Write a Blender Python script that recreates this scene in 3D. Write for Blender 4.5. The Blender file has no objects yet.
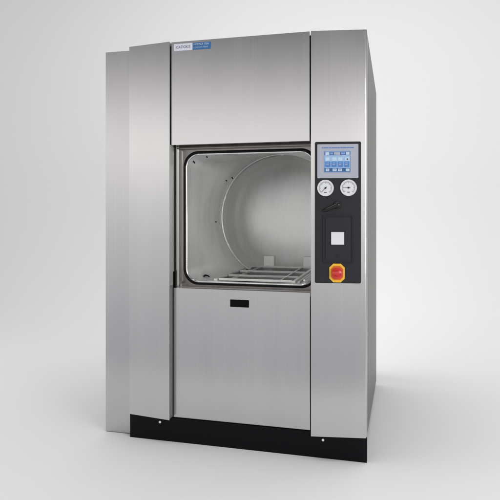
import bpy, bmesh, math, random
from mathutils import Matrix, Vector
random.seed(4)
sc = bpy.context.scene
COL = sc.collection
PI = math.pi

# ------------------------------------------------------------------ materials
def new_mat(name):
    m = bpy.data.materials.new(name); m.use_nodes = True
    nt = m.node_tree
    return m, nt, nt.nodes['Principled BSDF']

def lin(r, g, b):
    f = lambda v: (v/255/12.92) if v/255 <= .04045 else ((v/255+.055)/1.055)**2.4
    return (f(r), f(g), f(b), 1)

def plain(name, col, rough=.5, metal=0, spec=.5, mottling=.04, scale=60, emit=None, es=0, bump=0, coat=0):
    m, nt, b = new_mat(name)
    tc = nt.nodes.new('ShaderNodeTexCoord')
    nz = nt.nodes.new('ShaderNodeTexNoise'); nz.inputs['Scale'].default_value = scale; nz.inputs['Detail'].default_value = 5
    nt.links.new(tc.outputs['Object'], nz.inputs['Vector'])
    hs = nt.nodes.new('ShaderNodeMixRGB'); hs.blend_type = 'MULTIPLY'; hs.inputs[0].default_value = 1
    cr = nt.nodes.new('ShaderNodeMapRange')
    cr.inputs['From Min'].default_value = .3; cr.inputs['From Max'].default_value = .7
    cr.inputs['To Min'].default_value = 1-mottling; cr.inputs['To Max'].default_value = 1+mottling
    nt.links.new(nz.outputs['Fac'], cr.inputs['Value'])
    hs.inputs[1].default_value = col
    nt.links.new(cr.outputs[0], hs.inputs[2])
    nt.links.new(hs.outputs[0], b.inputs['Base Color'])
    b.inputs['Roughness'].default_value = rough
    b.inputs['Metallic'].default_value = metal
    b.inputs['Specular IOR Level'].default_value = spec
    b.inputs['Coat Weight'].default_value = coat
    if emit:
        b.inputs['Emission Color'].default_value = emit
        b.inputs['Emission Strength'].default_value = es
    if bump:
        bp = nt.nodes.new('ShaderNodeBump'); bp.inputs['Strength'].default_value = bump; bp.inputs['Distance'].default_value = .0005
        nt.links.new(nz.outputs['Fac'], bp.inputs['Height']); nt.links.new(bp.outputs[0], b.inputs['Normal'])
    return m

def steel(name, col, rough=.3, grain=(260, 260, 3.0), var=.05, cloud=.04, bump=.05, metal=1.0, cscale=2.2, rv=.03, rc=.03):
    """brushed stainless sheet: fine streaks along one axis, faint large clouds for reflections and stains"""
    m, nt, b = new_mat(name)
    N, Lk = nt.nodes.new, nt.links.new
    tc = N('ShaderNodeTexCoord')
    mp = N('ShaderNodeMapping'); mp.inputs['Scale'].default_value = grain
    Lk(tc.outputs['Object'], mp.inputs['Vector'])
    n1 = N('ShaderNodeTexNoise'); n1.inputs['Scale'].default_value = 1.0; n1.inputs['Detail'].default_value = 4; n1.inputs['Roughness'].default_value = .65
    Lk(mp.outputs[0], n1.inputs['Vector'])
    mp2 = N('ShaderNodeMapping'); mp2.inputs['Scale'].default_value = (cscale*3, cscale*3, cscale*.6)
    Lk(tc.outputs['Object'], mp2.inputs['Vector'])
    n2 = N('ShaderNodeTexNoise'); n2.inputs['Scale'].default_value = 1.0; n2.inputs['Detail'].default_value = 3
    Lk(mp2.outputs[0], n2.inputs['Vector'])
    def rng(src, lo, hi, a=.3, c=.7):
        r = N('ShaderNodeMapRange'); r.inputs['From Min'].default_value = a; r.inputs['From Max'].default_value = c
        r.inputs['To Min'].default_value = lo; r.inputs['To Max'].default_value = hi
        Lk(src, r.inputs['Value']); return r.outputs[0]
    a = rng(n1.outputs['Fac'], 1-var, 1+var); c = rng(n2.outputs['Fac'], 1-cloud, 1+cloud)
    mu = N('ShaderNodeMath'); mu.operation = 'MULTIPLY'; Lk(a, mu.inputs[0]); Lk(c, mu.inputs[1])
    mx = N('ShaderNodeMixRGB'); mx.blend_type = 'MULTIPLY'; mx.inputs[0].default_value = 1; mx.inputs[1].default_value = col
    Lk(mu.outputs[0], mx.inputs[2]); Lk(mx.outputs[0], b.inputs['Base Color'])
    ad = N('ShaderNodeMath'); ad.operation = 'ADD'
    Lk(rng(n1.outputs['Fac'], rough-rv, rough+rv), ad.inputs[0]); Lk(rng(n2.outputs['Fac'], -rc, rc), ad.inputs[1])
    Lk(ad.outputs[0], b.inputs['Roughness'])
    b.inputs['Metallic'].default_value = metal
    bp = N('ShaderNodeBump'); bp.inputs['Strength'].default_value = bump; bp.inputs['Distance'].default_value = .0004
    Lk(n1.outputs['Fac'], bp.inputs['Height']); Lk(bp.outputs[0], b.inputs['Normal'])
    return m

M = {}
M['steel'] = steel('brushed_stainless_steel', (.560, .556, .561, 1), .23, grain=(270, 270, .9), var=.018, cloud=.022, bump=.0, rv=.004, rc=.012)  # clouds put faint broad reflections into the colour
M['steel_side'] = steel('dull_side_steel', (.12, .12, .112, 1), .40, grain=(300, 300, 12), var=.06, cloud=.22, cscale=2.4)  # base darkened against the bright backdrop's reflection; clouds paint mottled reflections
M['steel_box'] = steel('rear_cover_steel', (.53, .527, .534, 1), .25, grain=(270, 270, .9), var=.018, cloud=.022, bump=.0, rv=.004, rc=.012)
M['jamb'] = steel('door_frame_steel', (.22, .205, .195, 1), .3, grain=(60, 60, 9), var=.08, rv=.01, cloud=.14, cscale=6)  # brownish grey, darkened to put the opening's shade into the colour
M['guide'] = steel('guide_rail_steel', (.56, .57, .54, 1), .25, grain=(200, 200, 4), var=.05, cloud=.08, cscale=4)
M['return'] = steel('lit_return_steel', (.58, .59, .56, 1), .35, metal=.5, cloud=.25, cscale=3)  # lit copy: brightness of the return put into the colour
M['return_low'] = steel('shaded_return_steel', (.26, .26, .255, 1), .4, metal=.6, cloud=.1)  # shaded copy: darkness of the lower return put into the colour
M['sill'] = steel('sill_steel', (.80, .80, .79, 1), .35, metal=.35, cloud=.1)
M['rim'] = steel('polished_rim_steel', (.85, .85, .83, 1), .18, var=.03)
M['chamber'] = steel('satin_chamber_steel', (.93, .932, .92, 1), .43, grain=(70, 12, 10), var=.04, cloud=.085, cscale=2.6, bump=.03, metal=.66)
M['weld'] = steel('weld_band_steel', (.80, .80, .78, 1), .42, var=.05)
M['rack'] = steel('rack_steel', (.90, .90, .88, 1), .28, grain=(30, 30, 30), var=.02, bump=.0, rv=.0, cloud=.03, metal=.55)
M['rack_dark'] = steel('gap_shade_and_port_steel', (.045, .045, .044, 1), .4, cloud=.3, bump=.0, rv=.0, grain=(30, 30, 30), cscale=8)  # near-black: painted shade between the rack bars; also colours the ports
M['gasket'] = plain('black_rubber_gasket', (.005, .005, .006, 1), .55, spec=.15, bump=.3)
M['void'] = plain('recess_shade_black', (.004, .004, .005, 1), .8, spec=.1)  # black stands in for the shade inside gaps and slots
M['kick'] = plain('black_painted_plinth', lin(11, 11, 15), .5, spec=.12, mottling=.08, scale=220, bump=.15)
M['console'] = plain('charcoal_console_plastic', lin(40, 40, 45), .5, spec=.3, mottling=.08, scale=500, bump=.25)
M['console_edge'] = plain('dark_console_frame', lin(27, 27, 32), .4, spec=.35, scale=300)
M['black_plastic'] = plain('black_gloss_plastic', lin(16, 16, 19), .28, spec=.5)
M['bezel'] = plain('silver_grey_screen_bezel', lin(184, 188, 200), .45, spec=.3, mottling=.02)
M['white'] = plain('white_enamel', lin(236, 237, 240), .4, mottling=.015)
M['dial'] = plain('white_dial_face', lin(232, 234, 236), .3, mottling=.01, coat=.4)
M['ink'] = plain('grey_print', lin(95, 97, 105), .6)
M['ink_blue'] = plain('navy_print', lin(56, 60, 110), .6)
M['needle'] = plain('black_needle', lin(14, 14, 16), .4)
M['chrome'] = steel('chrome_bezel', (.75, .75, .77, 1), .15)
M['yellow'] = plain('yellow_backplate', lin(250, 200, 50), .42, mottling=.04, scale=90)
M['orange'] = plain('orange_collar', lin(226, 98, 24), .4)
M['red'] = plain('red_mushroom_button', lin(215, 34, 34), .26, spec=.6, coat=.3)
M['red_dark'] = plain('dark_red_mark', lin(150, 20, 25), .4)
M['logo_white'] = plain('white_name_plate', lin(228, 229, 240), .4, mottling=.015)
M['logo_blue'] = plain('blue_name_plate', lin(56, 112, 170), .4, mottling=.08, scale=150)
M['logo_light'] = plain('pale_blue_print', lin(180, 206, 234), .5)
def screen(n, r, g, b, e=.35):
    c = lin(r, g, b)
    return plain(n, (c[0]*.55, c[1]*.55, c[2]*.55, 1), .35, spec=.3, mottling=.03, scale=120, emit=c, es=e)
M['s_bg'] = screen('screen_pale_blue', 168, 202, 238)
M['s_mid'] = screen('screen_mid_blue', 134, 178, 228)
M['s_dark'] = screen('screen_slate_blue', 78, 104, 160)
M['s_teal'] = screen('screen_teal_blue', 58, 102, 150)
M['s_light'] = screen('screen_white_button', 205, 226, 248)
M['s_btn'] = screen('screen_deep_blue_button', 92, 138, 204)

# ------------------------------------------------------------------ mesh helpers
def link(name, bm, mats, parent=None, smooth=False, bevel=0, seg=2, autosm=True):
    if bevel:
        es = [e for e in bm.edges if len(e.link_faces) == 2 and e.calc_face_angle(0) > .5]
        bmesh.ops.bevel(bm, geom=es, offset=bevel, segments=seg, profile=.5, affect='EDGES', clamp_overlap=True)
    bmesh.ops.recalc_face_normals(bm, faces=bm.faces)
    me = bpy.data.meshes.new(name); bm.to_mesh(me); bm.free()
    if not isinstance(mats, (list, tuple)): mats = [mats]
    for m in mats: me.materials.append(m)
    if smooth or bevel:
        for p in me.polygons: p.use_smooth = True
        me.set_sharp_from_angle(angle=math.radians(45 if not bevel else 60))
    o = bpy.data.objects.new(name, me); COL.objects.link(o)
    if parent:
        o.parent = parent
        p = parent
        off = Vector((0, 0, 0))
        while p is not None: off += p.location; p = p.parent
        o.matrix_parent_inverse = Matrix.Identity(4)
        me.transform(Matrix.Translation(-off))
    return o

def prism(bm, pts, z0, z1, mi=0):
    """vertical extrusion of a plan polygon"""
    a = [bm.verts.new((x, y, z0)) for x, y in pts]; b = [bm.verts.new((x, y, z1)) for x, y in pts]
    fs = [bm.faces.new(a[::-1]), bm.faces.new(b)]
    n = len(pts)
    for i in range(n): fs.append(bm.faces.new((a[i], a[(i+1) % n], b[(i+1) % n], b[i])))
    for f in fs: f.material_index = mi
    return bm

def box(bm, x0, x1, y0, y1, z0, z1, mi=0):
    return prism(bm, [(x0, y0), (x1, y0), (x1, y1), (x0, y1)], z0, z1, mi)

def boxbm(*a): return box(bmesh.new(), *a)

def rrect(x0, x1, z0, z1, r, n=10):
    pts = []
    for cx, cz, a0 in ((x1-r, z1-r, 0), (x0+r, z1-r, PI/2), (x0+r, z0+r, PI), (x1-r, z0+r, 3*PI/2)):
        for i in range(n+1):
            a = a0+PI/2*i/n
            pts.append((cx+r*math.cos(a), cz+r*math.sin(a)))
    return pts

def slab(bm, pts, y0, y1, T=None, mi=0):
    """extrude an outline in the (s,z) plane from y0 to y1; T maps (s, y, z) to a point"""
    T = T or (lambda s, y, z: (s, y, z))
    a = [bm.verts.new(T(s, y0, z)) for s, z in pts]; b = [bm.verts.new(T(s, y1, z)) for s, z in pts]
    fs = [bm.faces.new(a), bm.faces.new(b[::-1])]
    n = len(pts)
    for i in range(n): fs.append(bm.faces.new((a[i], a[(i+1) % n], b[(i+1) % n], b[i])))
    for f in fs: f.material_index = mi
    return bm

def frame(bm, outer, inner, y0, y1, T=None, mi=0):
    T = T or (lambda s, y, z: (s, y, z))
    n = len(outer)
    A = [bm.verts.new(T(s, y0, z)) for s, z in outer]; B = [bm.verts.new(T(s, y0, z)) for s, z in inner]
    Cc = [bm.verts.new(T(s, y1, z)) for s, z in outer]; D = [bm.verts.new(T(s, y1, z)) for s, z in inner]
    for i in range(n):
        j = (i+1) % n
        for q in ((A[i], A[j], B[j], B[i]), (Cc[i], Cc[j], D[j], D[i]), (A[i], A[j], Cc[j], Cc[i]), (B[i], B[j], D[j], D[i])):
            bm.faces.new(q).material_index = mi
    return bm

def tube(bm, pts, r, n=10, closed=False, mi=0, flat=1.0):
    P = [Vector(p) for p in pts]; m = len(P); rings = []
    for i, p in enumerate(P):
        if closed: t = (P[(i+1) % m]-P[i-1]).normalized()
        else: t = (P[min(i+1, m-1)]-P[max(i-1, 0)]).normalized()
        up = Vector((0, 0, 1)) if abs(t.z) < .9 else Vector((0, 1, 0))
        if closed: up = Vector((0, 1, 0))
        u = t.cross(up).normalized(); v = u.cross(t).normalized()
        rr = r[i] if isinstance(r, (list, tuple)) else r
        rings.append([bm.verts.new(p+u*rr*math.cos(2*PI*k/n)+v*rr*flat*math.sin(2*PI*k/n)) for k in range(n)])
    for i in range(m if closed else m-1):
        a, b = rings[i], rings[(i+1) % m]
        for k in range(n): bm.faces.new((a[k], a[(k+1) % n], b[(k+1) % n], b[k])).material_index = mi
    if not closed:
        bm.faces.new(rings[0]); bm.faces.new(rings[-1][::-1])
    return bm

def lathe(bm, prof, cs, cz, T, n=40, mi=0):
    """prof = [(radius, height out of the panel)], axis through (cs, cz)"""
    rings = []
    for r, h in prof:
        if r < 1e-6: rings.append([bm.verts.new(T(cs, -h, cz))])
        else: rings.append([bm.verts.new(T(cs+r*math.cos(2*PI*k/n), -h, cz+r*math.sin(2*PI*k/n))) for k in range(n)])
    for a, b in zip(rings, rings[1:]):
        for k in range(n):
            k2 = (k+1) % n
            if len(a) == 1: f = bm.faces.new((a[0], b[k], b[k2]))
            elif len(b) == 1: f = bm.faces.new((a[k], a[k2], b[0]))
            else: f = bm.faces.new((a[k], a[k2], b[k2], b[k]))
            f.material_index = mi
    return bm

def text_mesh(txt, size, T, s0, z0, h, width=None, shear=0, spacing=1.0, bold=0):
    cu = bpy.data.curves.new('t', 'FONT'); cu.body = txt; cu.size = size; cu.shear = shear
    cu.space_character = spacing; cu.offset = bold; cu.resolution_u = 4
    o = bpy.data.objects.new('t', cu); COL.objects.link(o)
    dg = bpy.context.evaluated_depsgraph_get()
    me = bpy.data.meshes.new_from_object(o.evaluated_get(dg))
    bpy.data.objects.remove(o)
    xs = [v.co.x for v in me.vertices]; w = max(xs)-min(xs); k = (width/w) if width else 1
    bm = bmesh.new(); bm.from_mesh(me); bpy.data.meshes.remove(me)
    for v in bm.verts:
        v.co = T(s0+(v.co.x-min(xs))*k, -h, z0+v.co.y)
    return bm

def thing(name, loc, label, cat):
    o = bpy.data.objects.new(name, None); COL.objects.link(o); o.location = loc
    o.empty_display_size = .1
    o['label'] = label; o['category'] = cat
    bpy.context.view_layer.update()
    return o

# ------------------------------------------------------------------ the machine
W = thing('steam_sterilizer', (-.6, .6, 0), 'tall stainless steel cabinet sterilizer with open square chamber and black touch screen console', 'sterilizer')

TOP = 2.002
# black plinth
kp = link('plinth', boxbm(-1.195, .0, 0, .022, 0, .1185), M['kick'], W, bevel=.0015)
ID = lambda s, y, z: (s, y, z)
for s, z in ((-1.029, .0925), (-.2029, .0854)):
    bm = lathe(bmesh.new(), [(.0062, -.001), (.0062, .0012), (.0045, .003), (0, .0034)], s, z, ID, 20)
    link('bolt', bm, M['white'], kp, smooth=True)

# left cover panel (slightly wedge shaped in plan) with folded return
bm = prism(bmesh.new(), [(-1.1995, .000), (-.9640, -.0325), (-.9640, .030), (-1.1995, .045)], .1190, TOP+.004)
lp = link('left_front_panel', bm, M['steel'], W, bevel=.0035, seg=3)
link('gap_strip', boxbm(-.9645, -.9625, .008, .0285, .125, .855), M['void'], lp)  # black strip laid on the return to read as a shaded gap

link('panel_return', boxbm(-.9638, -.9622, -.0275, .0075, .790, 1.492), M['return'], lp)  # thin strip added over the return to carry the paler, lit colour
link('panel_return', boxbm(-.9638, -.9624, -.0285, .0075, .125, .789), M['return_low'], lp)  # lower strip carries the darker, shaded colour
# cover standing further left
bm = prism(bmesh.new(), [(-1.3525, .0355), (-1.2025, .0355), (-1.2025, 1.15), (-1.3525, 1.15)], .004, 1.9975)
link('side_cover', bm, M['steel_box'], W, bevel=.003, seg=2)

# upper door panel, lower front panel
link('upper_door', boxbm(-.9598, -.2640, -.0165, .018, 1.4925, TOP+.005), M['steel'], W, bevel=.003, seg=3)
lo = link('lower_front_panel', boxbm(-.9585, -.2660, .010, .040, .1215, .7735), M['steel'], W, bevel=.003, seg=3)
bm = bmesh.new()
frame(bm, rrect(-.6610, -.5650, .6905, .7270, .003, 3), rrect(-.6585, -.5675, .6930, .7245, .002, 3), .0088, .0135)
slab(bm, rrect(-.6584, -.5676, .6931, .7244, .002, 3), .0092, .0120)
link('handle_slot', bm, M['void'], lo)
link('sill', boxbm(-.9600, -.2560, .0405, .0875,   .752, .7715), M['sill'], W, bevel=.003)

# right cover panel with the rounded corner that turns into the side
R0 = Vector((-.2534, -.0424)); R1 = Vector((-.0089, -.0023)); RL = (R1-R0).length; RD = (R1-R0)/RL; RN = Vector((RD.y, -RD.x))
def T(s, y, z):            # along the panel, into the panel, up
    p = R0+RD*s-RN*y
    return (p.x, p.y, z)
plan = [tuple(R0), tuple(R1)]
for i in range(1, 6):
    a = i/5*(PI/2-.16); plan.append((-.0089-.0015+.0105*math.sin(a+.16), .0080-.0105*math.cos(a+.16)))
plan += [(.0001, .028), (-.20, .055), (-.2534, .030)]
bm = prism(bmesh.new(), plan, .1140, TOP-.002)
link('right_front_panel', bm, M['steel'], W, bevel=.0025, seg=3)

# right side panel, roof, rear, inner linings
def side_poly(bm, x0, x1):
    pts = [(.0290, .1130), (1.215, .028), (1.215, 1.945), (.0290, TOP-.003)]
    a = [bm.verts.new((x0, y, z)) for y, z in pts]; b = [bm.verts.new((x1, y, z)) for y, z in pts]
    bm.faces.new(a); bm.faces.new(b[::-1])
    for i in range(4): bm.faces.new((a[i], a[(i+1) % 4], b[(i+1) % 4], b[i]))
    return bm
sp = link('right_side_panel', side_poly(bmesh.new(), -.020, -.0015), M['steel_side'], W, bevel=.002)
bm = bmesh.new()
v = [bm.verts.new(p) for p in ((-1.195, .06, 1.992), (-.021, .06, 1.992), (-.021, 1.21, 1.938), (-1.195, 1.21, 1.938))]
bm.faces.new(v); bmesh.ops.solidify(bm, geom=bm.faces[:], thickness=.01)
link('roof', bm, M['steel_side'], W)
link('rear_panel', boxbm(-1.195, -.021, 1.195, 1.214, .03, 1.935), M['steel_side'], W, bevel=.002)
link('left_inner_panel', boxbm(-1.2015, -1.185, .05, 1.19, .03, 1.93), M['steel_side'], W)
link('base_frame', boxbm(-1.17, -.06, .024, 1.15, .001, .1), M['kick'], W)
# dark header carcass behind the upper door (its black colour supplies the shade seen in the gaps)
bm = bmesh.new(); box(bm, -1.18, -.03, .058, .075, 1.56, 1.985); box(bm, -.985, -.235, .0195, .0285, 1.53, 1.999); box(bm, -1.18, -1.002, .058, .075, .12, 1.56); box(bm, -.193, -.03, .058, .075, .12, 1.56); box(bm, -1.002, -.198, .058, .075, .12, .700)
link('inner_carcass', bm, M['void'], W)

# ------------------------------------------------------------------ mouth of the chamber
n = 16
CO = rrect(-.9330, -.2430, .7840, 1.4690, .078, n)
GI = rrect(-.9225, -.2535, .7945, 1.4585, .068, n)
RI = rrect(-.9130, -.2630, .8040, 1.4490, .060, n)
def square_outline(x0, x1, z0, z1):  # same vertex count as rrect, corners collapsed on the straight outline
    pts = []
    for cx, cz, a0 in ((x1, z1, 0), (x0, z1, PI/2), (x0, z0, PI), (x1, z0, 3*PI/2)):
        for i in range(n+1):
            pts.append((cx-(i-n/2)*0 , cz))
    out = []
    for k, (ox, oz) in enumerate(CO):
        cx, cz = -.6, 1.13
        dx, dz = ox-cx, oz-cz
        t = min((x1-cx)/dx if dx > 0 else (x0-cx)/dx if dx < 0 else 9, (z1-cz)/dz if dz > 0 else (z0-cz)/dz if dz < 0 else 9)
        out.append((cx+dx*t, cz+dz*t))
    return out
bm = frame(bmesh.new(), square_outline(-1.0, -.195, .701, 1.559), [(s, z) for s, z in CO], .0840, .0900)
fl = link('door_frame', bm, M['jamb'], W)
# stacked vertical guide rails at the left jamb, one at the right
def rail(x0, x1, y0, y1, m, z0=.7695, z1=1.545):
    link('guide_rail', boxbm(x0, x1, y0, y1, z0, z1), m, fl, bevel=.0012)
rail(-.9665, -.9560, .044, .083, M['guide'])
rail(-.9550, -.9515, .060, .083, M['rim'])
rail(-.9395, -.9360, .074, .0835, M['rim'], .80, 1.47)
rail(-.2390, -.2300, .044, .083, M['guide'])
link('guide_foot', boxbm(-.9500, -.9340, .058, .083, .7695, .787), M['rim'], fl, bevel=.003)
# rail across the top, with the rolled edge below the raised door
rb = bmesh.new(); box(rb, -.955, -.255, .060, .083, 1.4795, 1.4845)
link('guide_rail', rb, M['jamb'], fl, bevel=.001)  # dark frame steel stands in for the raised door's shade
# gasket and rim
def ringtube(outline, y, r, k=8, flat=1.0):
    return tube(bmesh.new(), [(s, y, z) for s, z in outline], r, k, closed=True, flat=flat)
mid = [((a[0]+b[0])/2, (a[1]+b[1])/2) for a, b in zip(CO, GI)]
link('gasket', ringtube(mid, .083, .0056), M['gasket'], W, smooth=True)
mid2 = [((a[0]+b[0])/2, (a[1]+b[1])/2) for a, b in zip(GI, RI)]
link('chamber_rim', ringtube(mid2, .087, .0060), M['rim'], W, smooth=True)

# ------------------------------------------------------------------ the pressure chamber: square mouth lofting into a round vessel
N = 160
def sup(x0, x1, z0, z1, r, a):
    cx, cz = (x0+x1)/2, (z0+z1)/2; hx, hz = (x1-x0)/2, (z1-z0)/2
    c, s = math.cos(a), math.sin(a)
    t = min(hx/abs(c) if abs(c) > 1e-9 else 9, hz/abs(s) if abs(s) > 1e-9 else 9)
    px, pz = abs(c)*t, abs(s)*t
    if px > hx-r and pz > hz-r:            # on the corner arc
        ax, az = hx-r, hz-r
        b = ax*abs(c)+az*abs(s); disc = b*b-(ax*ax+az*az-r*r)
        t = b+math.sqrt(max(disc, 0)); px, pz = abs(c)*t, abs(s)*t
    return (cx+math.copysign(px, c), cz+math.copysign(pz, s))
CX, CZ, CR, CY = -.538, 1.122, .388, .70
rings = []
for k in range(15):
    u = k/14; y = .091+(CY-.091)*u
    w = u*u*(3-2*u)*.35+u*.65
    rings.append([(y, w, i) for i in range(N)])
bm = bmesh.new(); vr = []
for row in rings:
    r_ = []
    for y, w, i in row:
        a = 2*PI*i/N
        mx, mz = sup(-.9155, -.2605, .8015, 1.4515, .062, a)
        r_.append(bm.verts.new((mx*(1-w)+(CX+CR*math.cos(a))*w, y, mz*(1-w)+(CZ+CR*math.sin(a))*w)))
    vr.append(r_)
for a, b in zip(vr, vr[1:]):
    for i in range(N): bm.faces.new((a[i], a[(i+1) % N], b[(i+1) % N], b[i]))
ch = link('chamber', bm, M['chamber'], W, smooth=True)
# round shell and dished end
bm = bmesh.new(); vr = []
prof = [(CR-.001, CY+.002), (CR-.001, .80), (CR-.001, .93)]
for k in range(1, 11):
    a = k/10*PI/2
    prof.append(((CR-.001)*math.cos(a)**.72 if k < 10 else 0.0, .93+.17*math.sin(a)))
for r, y in prof:
    vr.append([bm.verts.new((CX, y, CZ))] if r < 1e-5 else [bm.verts.new((CX+r*math.cos(2*PI*i/N), y, CZ+r*math.sin(2*PI*i/N))) for i in range(N)])
for a, b in zip(vr, vr[1:]):
    for i in range(N):
        if len(b) == 1: bm.faces.new((a[i], a[(i+1) % N], b[0]))
        else: bm.faces.new((a[i], a[(i+1) % N], b[(i+1) % N], b[i]))
link('dished_end', bm, M['chamber'], ch, smooth=True)
bm = tube(bmesh.new(), [(CX+(CR-.007)*math.cos(2*PI*i/N), CY, CZ+(CR-.007)*math.sin(2*PI*i/N)) for i in range(N)], .0105, 8, closed=True)
link('weld_ring', bm, M['weld'], ch, smooth=True)

# little ports and hooks on the chamber skin
def skin_point(a, u):
    w = u*u*(3-2*u)*.35+u*.65
    mx, mz = sup(-.9155, -.2605, .8015, 1.4515, .062, a)
    return Vector((mx*(1-w)+(CX+CR*math.cos(a))*w, .091+(CY-.091)*u, mz*(1-w)+(CZ+CR*math.sin(a))*w))
def ray_to_skin(px, pz):   # the skin point whose (angle) matches, near the given X,Z in depth .12 - .7
    return math.atan2(pz-1.13, px+.6)
for (a, u, ln, m) in ((math.radians(136.5), .07, .020, 'gasket'), (math.radians(128), .12, .013, 'gasket'), (math.radians(141), .93, .018, 'gasket'), (math.radians(145), .84, .006, 'gasket'), (math.radians(184), .80, .007, 'gasket')):
    p = skin_point(a, u); c = Vector((-.58, p.y, 1.125)); d = (c-p).normalized()
    q = skin_point(a+.012, u+.02)-p
    bm = tube(bmesh.new(), [p-d*.002, p+d*.005+q.normalized()*ln*.5, p+d*.006+q.normalized()*ln], [.0036, .0036, .0024], 8)
    link('port', bm, M['rack_dark'], ch, smooth=True)
# bottom corner drain fitting
p = skin_point(math.radians(229), .20)
bm = tube(bmesh.new(), [p+Vector((-.010, -.012, .004)), p+Vector((-.002, -.004, .010)), p+Vector((.010, .004, .007)), p+Vector((.018, .006, .001))], [.005, .0055, .004, .003], 10)
link('drain_fitting', bm, M['gasket'], ch, smooth=True)
# brackets standing at the far end of the chamber
for x0, x1 in ((-.690, -.626), (-.436, -.372)):
    bm = bmesh.new(); box(bm, x0, x1, .865, .869, .800, .872); box(bm, x1-.004, x1, .8695, .925, .800, .872); box(bm, x0, x1-.0045, .8695, .925, .868, .872)
    link('end_bracket', bm, M['chamber'], ch, bevel=.0012)

# ------------------------------------------------------------------ the loading rack lying in the chamber
RK = thing('loading_rack', (-.575, .48, .74), 'low stainless steel ladder rack lying on the floor inside the open chamber', 'rack')
def bar(name, x0, x1, y0, y1, z0, z1, m='rack'):
    return link(name, boxbm(x0, x1, y0, y1, z0, z1), M[m], RK, bevel=.002)
ZR = .812
for x in (-.775, -.365):
    r_ = bar('side_rail', x-.008, x+.008, .125, .850, ZR-.024, ZR)
    for yy in (.20, .46, .72):
        link('roller', tube(bmesh.new(), [(x-.006, yy, ZR-.034), (x+.006, yy, ZR-.034)], .012, 16), M['gasket'], r_, smooth=True)
for x in (-.70, -.44):
    bar('inner_rail', x-.0045, x+.0045, .165, .825, ZR-.009, ZR-.001)
for y in (.152, .330, .560, .838):
    bar('crossbar', -.7635, -.3765, y-.0075, y+.0075, ZR-.010, ZR+.001)
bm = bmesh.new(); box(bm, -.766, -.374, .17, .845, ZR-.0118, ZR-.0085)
link('gap_shade_sheet', bm, M['rack_dark'], RK)  # dark sheet added so the gaps between the bars look shaded
for x in (-.60, -.515):
    link('support_foot', boxbm(x-.012, x+.012, .24, .27, ZR-.045, ZR-.012), M['gasket'], RK, bevel=.002)
link('guide_strip', tube(bmesh.new(), [(-.842, .16, ZR-.012), (-.842, .50, ZR-.012), (-.842, .69, ZR-.012)], .005, 8), M['rack'], RK, smooth=True)
# tilted guide strips on the right
for dx, h in ((.0, .0), (.026, .010)):
    link('guide_strip', tube(bmesh.new(), [(-.338+dx, .125, ZR-.004+h), (-.330+dx, .50, ZR+.004+h), (-.328+dx, .66, ZR+.004+h)], .005, 8), M['rim'], RK, smooth=True)

# ------------------------------------------------------------------ control console on the right panel
bm = slab(bmesh.new(), rrect(.0180, .2285, .8290, 1.4825, .006, 5), -.010, .004, T)
link('console_frame', bm, M['console_edge'], W, bevel=.002)
bm = slab(bmesh.new(), rrect(.0250, .2215, .8350, 1.3085, .003, 4), -.0112, -.0085, T)
link('console_plate', bm, M['console'], W, bevel=.0007)

ts = link('touch_screen', slab(bmesh.new(), rrect(.0290, .2165, 1.3140, 1.4705, .004, 5), -.0135, -.009, T), M['bezel'], W, bevel=.0012)
bm = bmesh.new()
def sq(x0, x1, z0, z1, h, mi): slab(bm, [(x0, z0), (x1, z0), (x1, z1), (x0, z1)], -h, -h+.0012, T, mi)
D0, D1, E0, E1 = .0615, .1785, 1.3430, 1.4370
sq(D0-.002, D1+.002, E0-.002, E1+.002, .0141, 5)
sq(D0, D1, E0, E1, .0146, 0)
du, dv = (D1-D0)/228, (E1-E0)/177       # one step of the picture's screen grid
def cell(a, b, c, d, mi, h=.0156): sq(D0+(a-132)*du, D0+(b-132)*du, E1-(d-108)*dv, E1-(c-108)*dv, h, mi)
cell(133, 359, 111, 141, 2, .0151)
cell(133, 359, 193, 247, 1, .0151)
cell(133, 359, 252, 284, 3, .0151)
for a, b in ((141, 176), (324, 355)): cell(a, b, 114, 138, 4)
cell(216, 272, 115, 137, 6); cell(184, 208, 118, 134, 1); cell(280, 316, 118, 134, 1)
for a, b in ((144, 176), (202, 240), (254, 292), (316, 352)): cell(a, b, 160, 188, 4)
cell(330, 342, 170, 181, 7, .0162)
for a in (140, 196, 252, 308):
    cell(a, a+44, 196, 243, 5)
    cell(a+8, a+34, 204, 212, 1, .0162); cell(a+8, a+30, 220, 226, 6, .0162)
for a, b in ((144, 175), (205, 241), (253, 288), (322, 355)): cell(a, b, 257, 279, 4)
for a, b in ((150, 168), (212, 232), (260, 280)): cell(a, b, 266, 270, 2, .0162)
link('display', bm, [M['s_bg'], M['s_mid'], M['s_dark'], M['s_teal'], M['s_light'], M['s_btn'], M['bezel'], M['needle']], ts)
# printed line above the display: a blue rule broken into word lengths
bm = bmesh.new()
for a, b in ((.0490, .0580), (.0600, .0790), (.0810, .0930), (.0945, .1200), (.1215, .1320), (.1340, .1620), (.1635, .1760), (.1775, .1960)):
    sq(a, b, 1.4520, 1.4565, .0141, 0)
link('heading_strip', bm, M['s_btn'], ts)

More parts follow.
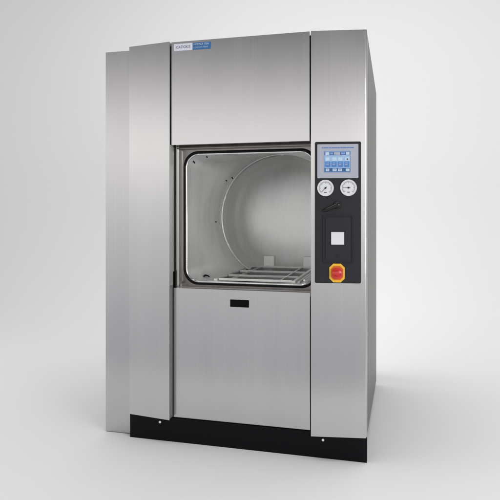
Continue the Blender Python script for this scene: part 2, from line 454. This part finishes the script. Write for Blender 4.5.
def gauge(cs, cz, ang, style):
    g = link('pressure_gauge', lathe(bmesh.new(), [(.0385, .008), (.0385, .0155), (.0375, .0172), (.0362, .0172), (.0356, .0152)], cs, cz, T, 48), M['chrome'], W, smooth=True)
    link('dial', lathe(bmesh.new(), [(.0358, .0152), (0, .0152)], cs, cz, T, 48), M['dial'], g)
    bm = bmesh.new()
    for k in range(31):
        a = math.radians(-135-k*0+k*9) if style else math.radians(225-k*9)
        a = math.radians(225-k*9)
        r0, r1, w = (.0215 if k % 5 == 0 else .0245), .0285, (.0007 if k % 5 == 0 else .0004)
        c, s = math.cos(a), math.sin(a)
        slab(bm, [(cs+c*r0-s*w, cz+s*r0+c*w), (cs+c*r0+s*w, cz+s*r0-c*w), (cs+c*r1+s*w, cz+s*r1-c*w), (cs+c*r1-s*w, cz+s*r1+c*w)], -.0158, -.0153, T)
    for k in range(40):      # printed arc
        a0, a1 = math.radians(225-k*6.75), math.radians(225-(k+1)*6.75)
        slab(bm, [(cs+math.cos(a0)*.0286, cz+math.sin(a0)*.0286), (cs+math.cos(a1)*.0286, cz+math.sin(a1)*.0286), (cs+math.cos(a1)*.0294, cz+math.sin(a1)*.0294), (cs+math.cos(a0)*.0294, cz+math.sin(a0)*.0294)], -.0158, -.0153, T)
    slab(bm, [(cs-.006, cz-.0225), (cs+.006, cz-.0225), (cs+.006, cz-.0185), (cs-.006, cz-.0185)], -.0158, -.0153, T)
    link('scale_marks', bm, M['ink'], g)
    bm = bmesh.new(); c, s = math.cos(ang), math.sin(ang); nx, nz = -s, c
    def q(r, w): return [(cs+c*r+nx*w, cz+s*r+nz*w), (cs+c*r-nx*w, cz+s*r-nz*w)]
    a, b = q(-.008, .0014), q(.024, .0006)
    slab(bm, [a[0], a[1], b[1], b[0]], -.0175, -.0168, T)
    lathe(bm, [(.0042, .0165), (.0042, .019), (0, .0195)], cs, cz, T, 20)
    link('needle', bm, M['needle'], g)
gauge(.0665, 1.2685, math.radians(226), 0)
gauge(.1715, 1.2695, math.radians(178), 1)

# lever lock: round boss with a tapering handle
bm = bmesh.new()
lathe(bm, [(.0185, .009), (.0185, .016), (.0168, .0190), (0, .0190)], .1215, 1.1905, T, 32)
ks = [(.1215, .1905), (.104, .183), (.086, .1745), (.066, .166), (.058, .1625)]
tube(bm, [T(s, -.021-.004*math.sin(i/4*PI), 1+z) for i, (s, z) in enumerate(ks)], [.0125, .0108, .0098, .0092, .0060], 14, flat=.9)
lathe(bm, [(.0125, .0185), (.0125, .027), (.010, .030), (0, .031)], .1215, 1.1905, T, 28)
link('lever', bm, M['black_plastic'], W, smooth=True)

# printer hatch with recessed outline and white window
ha = link('printer_hatch', frame(bmesh.new(), rrect(.0535, .1915, .9220, 1.1440, .007, 5), rrect(.0575, .1875, .9260, 1.1400, .005, 5), -.0150, -.0105, T), M['console_edge'], W, bevel=.0012)
link('hatch_door', slab(bmesh.new(), rrect(.0665, .1805, .9350, 1.1330, .006, 5), -.0150, -.0105, T), M['console'], ha, bevel=.0018)
link('window_frame', frame(bmesh.new(), rrect(.0890, .1550, 1.0040, 1.0690, .002, 3), rrect(.0922, .1518, 1.0072, 1.0658, .001, 3), -.0175, -.0150, T), M['console_edge'], ha, bevel=.0006)
link('window', slab(bmesh.new(), rrect(.0924, .1516, 1.0074, 1.0656, .001, 3), -.0165, -.0150, T), M['white'], ha)
link('latch', slab(bmesh.new(), rrect(.1150, .1290, .9490, .9630, .003, 4), -.0168, -.0150, T), M['console_edge'], ha, bevel=.0006)

# emergency stop
ES = (.1192, .8768)
def octo(hw, hh, c): x, z = ES; return [(x-hw, z-hh+c), (x-hw+c, z-hh), (x+hw-c, z-hh), (x+hw, z-hh+c), (x+hw, z+hh-c), (x+hw-c, z+hh), (x-hw+c, z+hh), (x-hw, z+hh-c)]
es_ = link('emergency_stop', slab(bmesh.new(), octo(.0352, .0430, .0180), -.0165, -.0105, T), M['yellow'], W, bevel=.0015)
link('collar', slab(bmesh.new(), octo(.0270, .0315, .0130), -.0215, -.0160, T), M['orange'], es_, bevel=.001)
link('button', lathe(bmesh.new(), [(.0135, .021), (.0135, .029), (.0225, .031), (.0245, .035), (.0235, .0395), (.017, .0435), (.008, .0452), (0, .0455)], *ES, T, 40), M['red'], es_, smooth=True)
bm = bmesh.new()
for k in range(3):
    a0 = math.radians(90+120*k)
    for j in range(6):
        a, b = a0+j*.13, a0+(j+1)*.13
        slab(bm, [(ES[0]+r*math.cos(t), ES[1]+r*math.sin(t)) for r, t in ((.0125, a), (.0125, b), (.0148, b), (.0148, a))], -.0455, -.0430, T)
link('arrow_marks', bm, M['red_dark'], es_)

# name plate at the top of the upper door
DY = -.0165
TD = lambda s, y, z: (s, DY+y, z)
def plate(name, x0, x1, z0, z1, m):
    return link(name, slab(bmesh.new(), rrect(x0, x1, z0, z1, .002, 3), -.0025, .0, TD), m, W, bevel=.0005)
p1 = plate('name_plate', -.9455, -.8470, 1.9610, 1.9955, M['logo_white'])
link('lettering', text_mesh('ICATIOK/S', .0190, TD, -.9360, 1.9725, .0030, width=.078, shear=.15), M['ink_blue'], p1)
p2 = plate('model_plate', -.8465, -.7525, 1.9610, 1.9955, M['logo_blue'])
link('lettering', text_mesh('MMMCF 75N', .0135, TD, -.8400, 1.9818, .0030, width=.078, bold=.0002), M['logo_light'], p2)
link('lettering', text_mesh('LOCOTTERF', .0105, TD, -.8400, 1.9680, .0030, width=.074), M['logo_light'], p2)

# ------------------------------------------------------------------ setting: one seamless paper sweep
m, nt, b = new_mat('white_backdrop_paper')
b.inputs['Base Color'].default_value = (.80, .80, .80, 1); b.inputs['Roughness'].default_value = .9; b.inputs['Specular IOR Level'].default_value = .1
nz = nt.nodes.new('ShaderNodeTexNoise'); nz.inputs['Scale'].default_value = 1.2; nz.inputs['Detail'].default_value = 2
mr = nt.nodes.new('ShaderNodeMapRange'); mr.inputs['From Min'].default_value = .3; mr.inputs['From Max'].default_value = .7; mr.inputs['To Min'].default_value = .86; mr.inputs['To Max'].default_value = .88
nt.links.new(nz.outputs['Fac'], mr.inputs['Value']); nt.links.new(mr.outputs[0], b.inputs['Base Color'])
prof = [(-1.0, 0), (0, 0), (1.2, 0), (1.9, 0)]
for k in range(1, 25):
    a = k/24*PI/2; prof.append((1.9+1.6*math.sin(a), 1.6-1.6*math.cos(a)))
prof += [(3.5, 3.0), (3.5, 6.0)]
bm = bmesh.new()
rows = [[bm.verts.new((x, y, z)) for x in (-8.5, -4, -1, 2, 6.5)] for y, z in prof]
for a, b_ in zip(rows, rows[1:]):
    for i in range(4): bm.faces.new((a[i], a[i+1], b_[i+1], b_[i]))
bd = link('backdrop', bm, m, smooth=True); bd['kind'] = 'structure'

# ------------------------------------------------------------------ light: studio surroundings (soft gradient) and added fill lamps
w = bpy.data.worlds.new('World'); sc.world = w; w.use_nodes = True
nt = w.node_tree; bg = nt.nodes['Background']
tc = nt.nodes.new('ShaderNodeTexCoord'); sx = nt.nodes.new('ShaderNodeSeparateXYZ'); nt.links.new(tc.outputs['Generated'], sx.inputs[0])
mr = nt.nodes.new('ShaderNodeMapRange'); mr.inputs['From Min'].default_value = -1; mr.inputs['From Max'].default_value = 1
nt.links.new(sx.outputs['Z'], mr.inputs['Value'])
cr = nt.nodes.new('ShaderNodeValToRGB'); nt.links.new(mr.outputs[0], cr.inputs[0])
stops = [(-1, (.30, .30, .32)), (-.36, (.44, .44, .455)), (-.18, (.63, .63, .645)), (-.04, (.86, .86, .865)), (.06, (1.12, 1.10, 1.09)),
         (.115, (2.12, 2.05, 2.01)), (.16, (1.36, 1.31, 1.31)), (.22, (.66, .66, .68)), (.28, (.12, .12, .13)), (.40, (.09, .09, .10)), (.7, (.42, .42, .43)), (1, (.80, .80, .80))]
e = cr.color_ramp.elements
while len(e) > 1: e.remove(e[-1])
e[0].position = 0; e[0].color = (*stops[0][1], 1)
for z, c in stops[1:]:
    k = e.new((z+1)/2); k.color = (*c, 1)
cr.color_ramp.interpolation = 'EASE' if False else 'LINEAR'
nt.links.new(cr.outputs[0], bg.inputs['Color']); bg.inputs['Strength'].default_value = 1.0

def area(name, loc, target, sx_, sy_, power, col=(1, 1, 1)):
    l = bpy.data.lights.new(name, 'AREA'); l.shape = 'RECTANGLE'; l.size = sx_; l.size_y = sy_; l.energy = power; l.color = col
    o = bpy.data.objects.new(name, l); COL.objects.link(o); o.location = loc
    o.rotation_euler = (Vector(target)-Vector(loc)).to_track_quat('-Z', 'Y').to_euler()
    return o
area('overhead_fill', (-.6, .3, 4.4), (-.6, .6, 0), 4.0, 2.6, 88)  # unseen fill, added to light the floor and backdrop
area('backdrop_fill', (-.5, 1.5, .85), (-.3, 3.5, .75), 1.0, 1.2, 5)  # added behind the machine, out of view, to make the backdrop glow
area('chamber_fill', (2.4, -2.6, 1.5), (-.7, .5, 1.1), 1.4, 1.6, 36)  # unseen fill, added to brighten the chamber interior

# ------------------------------------------------------------------ camera
cam = bpy.data.cameras.new('camera'); co = bpy.data.objects.new('camera', cam); COL.objects.link(co); sc.camera = co
co.location = (.1369, -2.6715, 1.167); co.rotation_euler = (PI/2, 0, math.radians(14.57))
cam.sensor_width = 36; cam.lens = 36*568/500; cam.shift_y = -.08; cam.clip_start = .05; cam.clip_end = 100
sc.view_settings.view_transform = 'Standard'; sc.view_settings.look = 'None'; sc.view_settings.exposure = 0; sc.view_settings.gamma = 1
